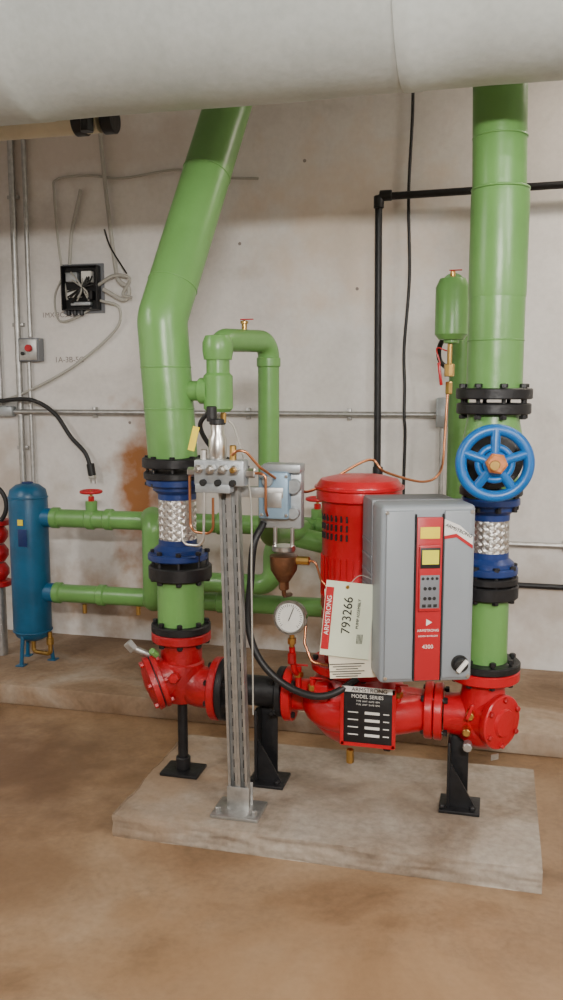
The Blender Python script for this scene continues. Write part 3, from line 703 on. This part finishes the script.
cable('cord',[(-3.0,4.42,1.44),(-2.75,4.40,1.47),(-2.55,4.40,1.475),(-2.42,4.42,1.40),(-2.33,4.43,1.27),(-2.25,4.44,1.18),(-2.215,4.44,1.09)],.012,RUBBER,g,10)
cyl('plug',(-2.22,4.44,1.12),(.15,0,-1),.022,.07,RUBBER,g,16); box('plug_face',(-2.208,4.44,1.045),(.035,.035,.02),WIRE,g,.004)
for dx in (-.015,.01): cyl('pin',(-2.205+dx,4.44,1.04),(.1,0,-1),.004,.03,STEEL,g,6)
g=grp('black_hose')
cable('hose_arc',[(-.18,4.2,1.76),(-.23,4.15,1.79),(-.27,4.15,1.74),(-.27,4.2,1.67),(-.22,4.3,1.63),(-.18,4.4,1.65)],.012,RUBBER,g,8)

# open relay box
g=grp('open_relay_box')
rx,rz=-2.256,2.09
box('back_plate',(rx,YW-.006,rz),(.25,.012,.27),PGREY2,g,.002)
box('rim_left',(rx-.105,YW-.035,rz),(.006,.06,.235),BLACK,g,.001); box('rim_right',(rx+.105,YW-.035,rz),(.006,.06,.235),BLACK,g,.001)
box('rim_top',(rx,YW-.035,rz+.117),(.215,.06,.006),BLACK,g,.001); box('rim_bottom',(rx,YW-.035,rz-.117),(.215,.06,.006),BLACK,g,.001)
box('inner_back',(rx,YW-.014,rz),(.205,.006,.23),DARK,g,0)
for i,(dx,dz,s) in enumerate([(-.05,.06,(.07,.035,.05)),(.04,.06,(.06,.04,.06)),(-.04,-.03,(.08,.03,.04)),(.055,-.04,(.04,.045,.05)),(0,-.085,(.12,.03,.02))]):
    box('terminal_block',(rx+dx,YW-.035,rz+dz),s,(ALU,WHITE,WHITE,BLACK,ALU)[i],g,.004)
for i in range(9):
    a,b2=random.uniform(-.09,.09),random.uniform(-.1,.1)
    cable('loose_wire',[(rx+a,YW-.05,rz+b2),(rx+a*.4+.03,YW-.08,rz+b2*.3),(rx-a,YW-.05,rz-b2*.8)],.0045,(BLK,WIRE,BLK)[i%3],g,6)
for dx in (-.08,-.04,.0): cyl('bottom_gland',(rx+dx,YW-.035,rz-.118),(0,0,-1),.013,.03,BLACK,g,8)
g=grp('loose_wiring')
cable('grey_drop',[(-2.134,4.47,3.2),(-2.12,4.47,2.9),(-2.09,4.47,2.55),(-2.05,4.47,2.2),(-2.02,4.45,2.12),(-1.97,4.46,2.08),(-2.0,4.46,2.02),(-2.12,4.46,2.08)],.012,WIRE,g,8)
cable('wire_left',[(-2.14,4.46,2.02),(-2.03,4.46,1.98),(-2.06,4.47,1.86),(-2.3,4.48,1.68),(-2.55,4.47,1.55),(-2.78,4.47,1.47),(-3.1,4.47,1.42)],.008,WIRE,g,8)
cable('wire_a',[(-2.35,4.48,2.03),(-2.39,4.48,2.3),(-2.41,4.48,2.6),(-2.39,4.48,2.68),(-2.2,4.48,2.69),(-2.0,4.48,2.665),(-1.68,4.48,2.69),(-1.45,4.48,2.64),(-1.24,4.48,2.62)],.007,WIRE,g,8)
cable('wire_b',[(-2.33,4.48,2.22),(-2.31,4.48,2.4),(-2.26,4.48,2.58),(-2.25,4.48,2.62)],.010,WIRE,g,8)
cable('wire_c',[(-2.11,4.47,2.4),(-2.07,4.46,2.3),(-1.98,4.46,2.16)],.005,BLK,g,6)
cable('wire_d',[(-2.16,4.46,2.1),(-2.05,4.45,2.15),(-1.96,4.45,2.13),(-2.0,4.45,2.05),(-1.95,4.45,2.03)],.010,WIRE,g,6)
cable('wire_e',[(-2.36,4.48,2.18),(-2.42,4.47,2.05),(-2.40,4.47,1.92),(-2.30,4.47,1.93),(-2.2,4.47,1.98)],.006,WIRE,g,6)
# pencilled marks and tie holes on the wall
text('pencil_note','1MX-3C5-3M79',.04,(-2.39,YW-.001,1.95),MARK,WB,(90,0,0),.0004)
text('pencil_note','1A-3B-5C',.045,(-2.36,YW-.001,1.70),MARK,WB,(90,0,0),.0004)
bm=bmesh.new()
for (x,z) in ((-1.35,2.3),(-1.42,1.6),(-.72,2.05),(-1.0,2.7),(.35,1.8),(-2.0,1.35)):
    lathe_bm(bm,[(0,0),(.009,0),(.008,.002),(0,.002)],(x,YW,z),(0,-1,0),12)
finish(bm,'tie_holes',MARK,WB)

# ---------------------------------------------------------------- lights
def fixture(loc,size,en,col,rz=0):
    g=grp('unseen_light_fixture',loc,rz)  # lamp and hanging housing added out of view to light the room
    box('housing',(0,0,.05),(size[0],size[1],.06),WHITE,g,.005)
    l=bpy.data.lights.new('added_area_light','AREA'); l.shape='RECTANGLE'; l.size=size[0]; l.size_y=size[1]; l.energy=en; l.color=col
    o=bpy.data.objects.new('added_area_light',l); C.objects.link(o); o.parent=g; o.location=(0,0,0)
    for s in (-.25,.25): cyl('hanger',(s*size[0],0,.08),(0,0,1),.006,3.3-loc[2]-.08,STEEL,g,6)
    return o
warm=(1,.96,.90)
o=fixture((.35,-.7,2.35),(.6,.2),205,warm); o.rotation_euler=(math.radians(62),0,math.radians(10))
o=fixture((1.5,.8,2.6),(1.2,.3),75,warm); o.rotation_euler=(math.radians(35),math.radians(20),0)
o=fixture((-3.2,1.2,2.7),(1.2,.3),80,warm,90); o.rotation_euler=(0,math.radians(-25),0)
o=fixture((.9,3.9,3.15),(.9,.2),24,(1,.88,.74))  # added lamp behind the main pipe, brightens the wall it would shadow
w=bpy.data.worlds.new('world'); bpy.context.scene.world=w; w.use_nodes=True
w.node_tree.nodes['Background'].inputs[0].default_value=(.6,.55,.5,1); w.node_tree.nodes['Background'].inputs[1].default_value=.3

# ---------------------------------------------------------------- camera
cam=bpy.data.cameras.new('camera'); co=bpy.data.objects.new('camera',cam); C.objects.link(co)
bpy.context.scene.camera=co
cam.sensor_fit='VERTICAL'; cam.sensor_height=36; cam.lens=36*0.861
yaw=math.radians(14); p=math.radians(7.5)
f=V((-math.sin(yaw)*math.cos(p),math.cos(yaw)*math.cos(p),-math.sin(p)))
r=V((math.cos(yaw),math.sin(yaw),0)); u=r.cross(f)
M=Matrix((r,u,-f)).transposed().to_4x4(); M.translation=V((0,0,1.55)); co.matrix_world=M
cam.clip_start=.05
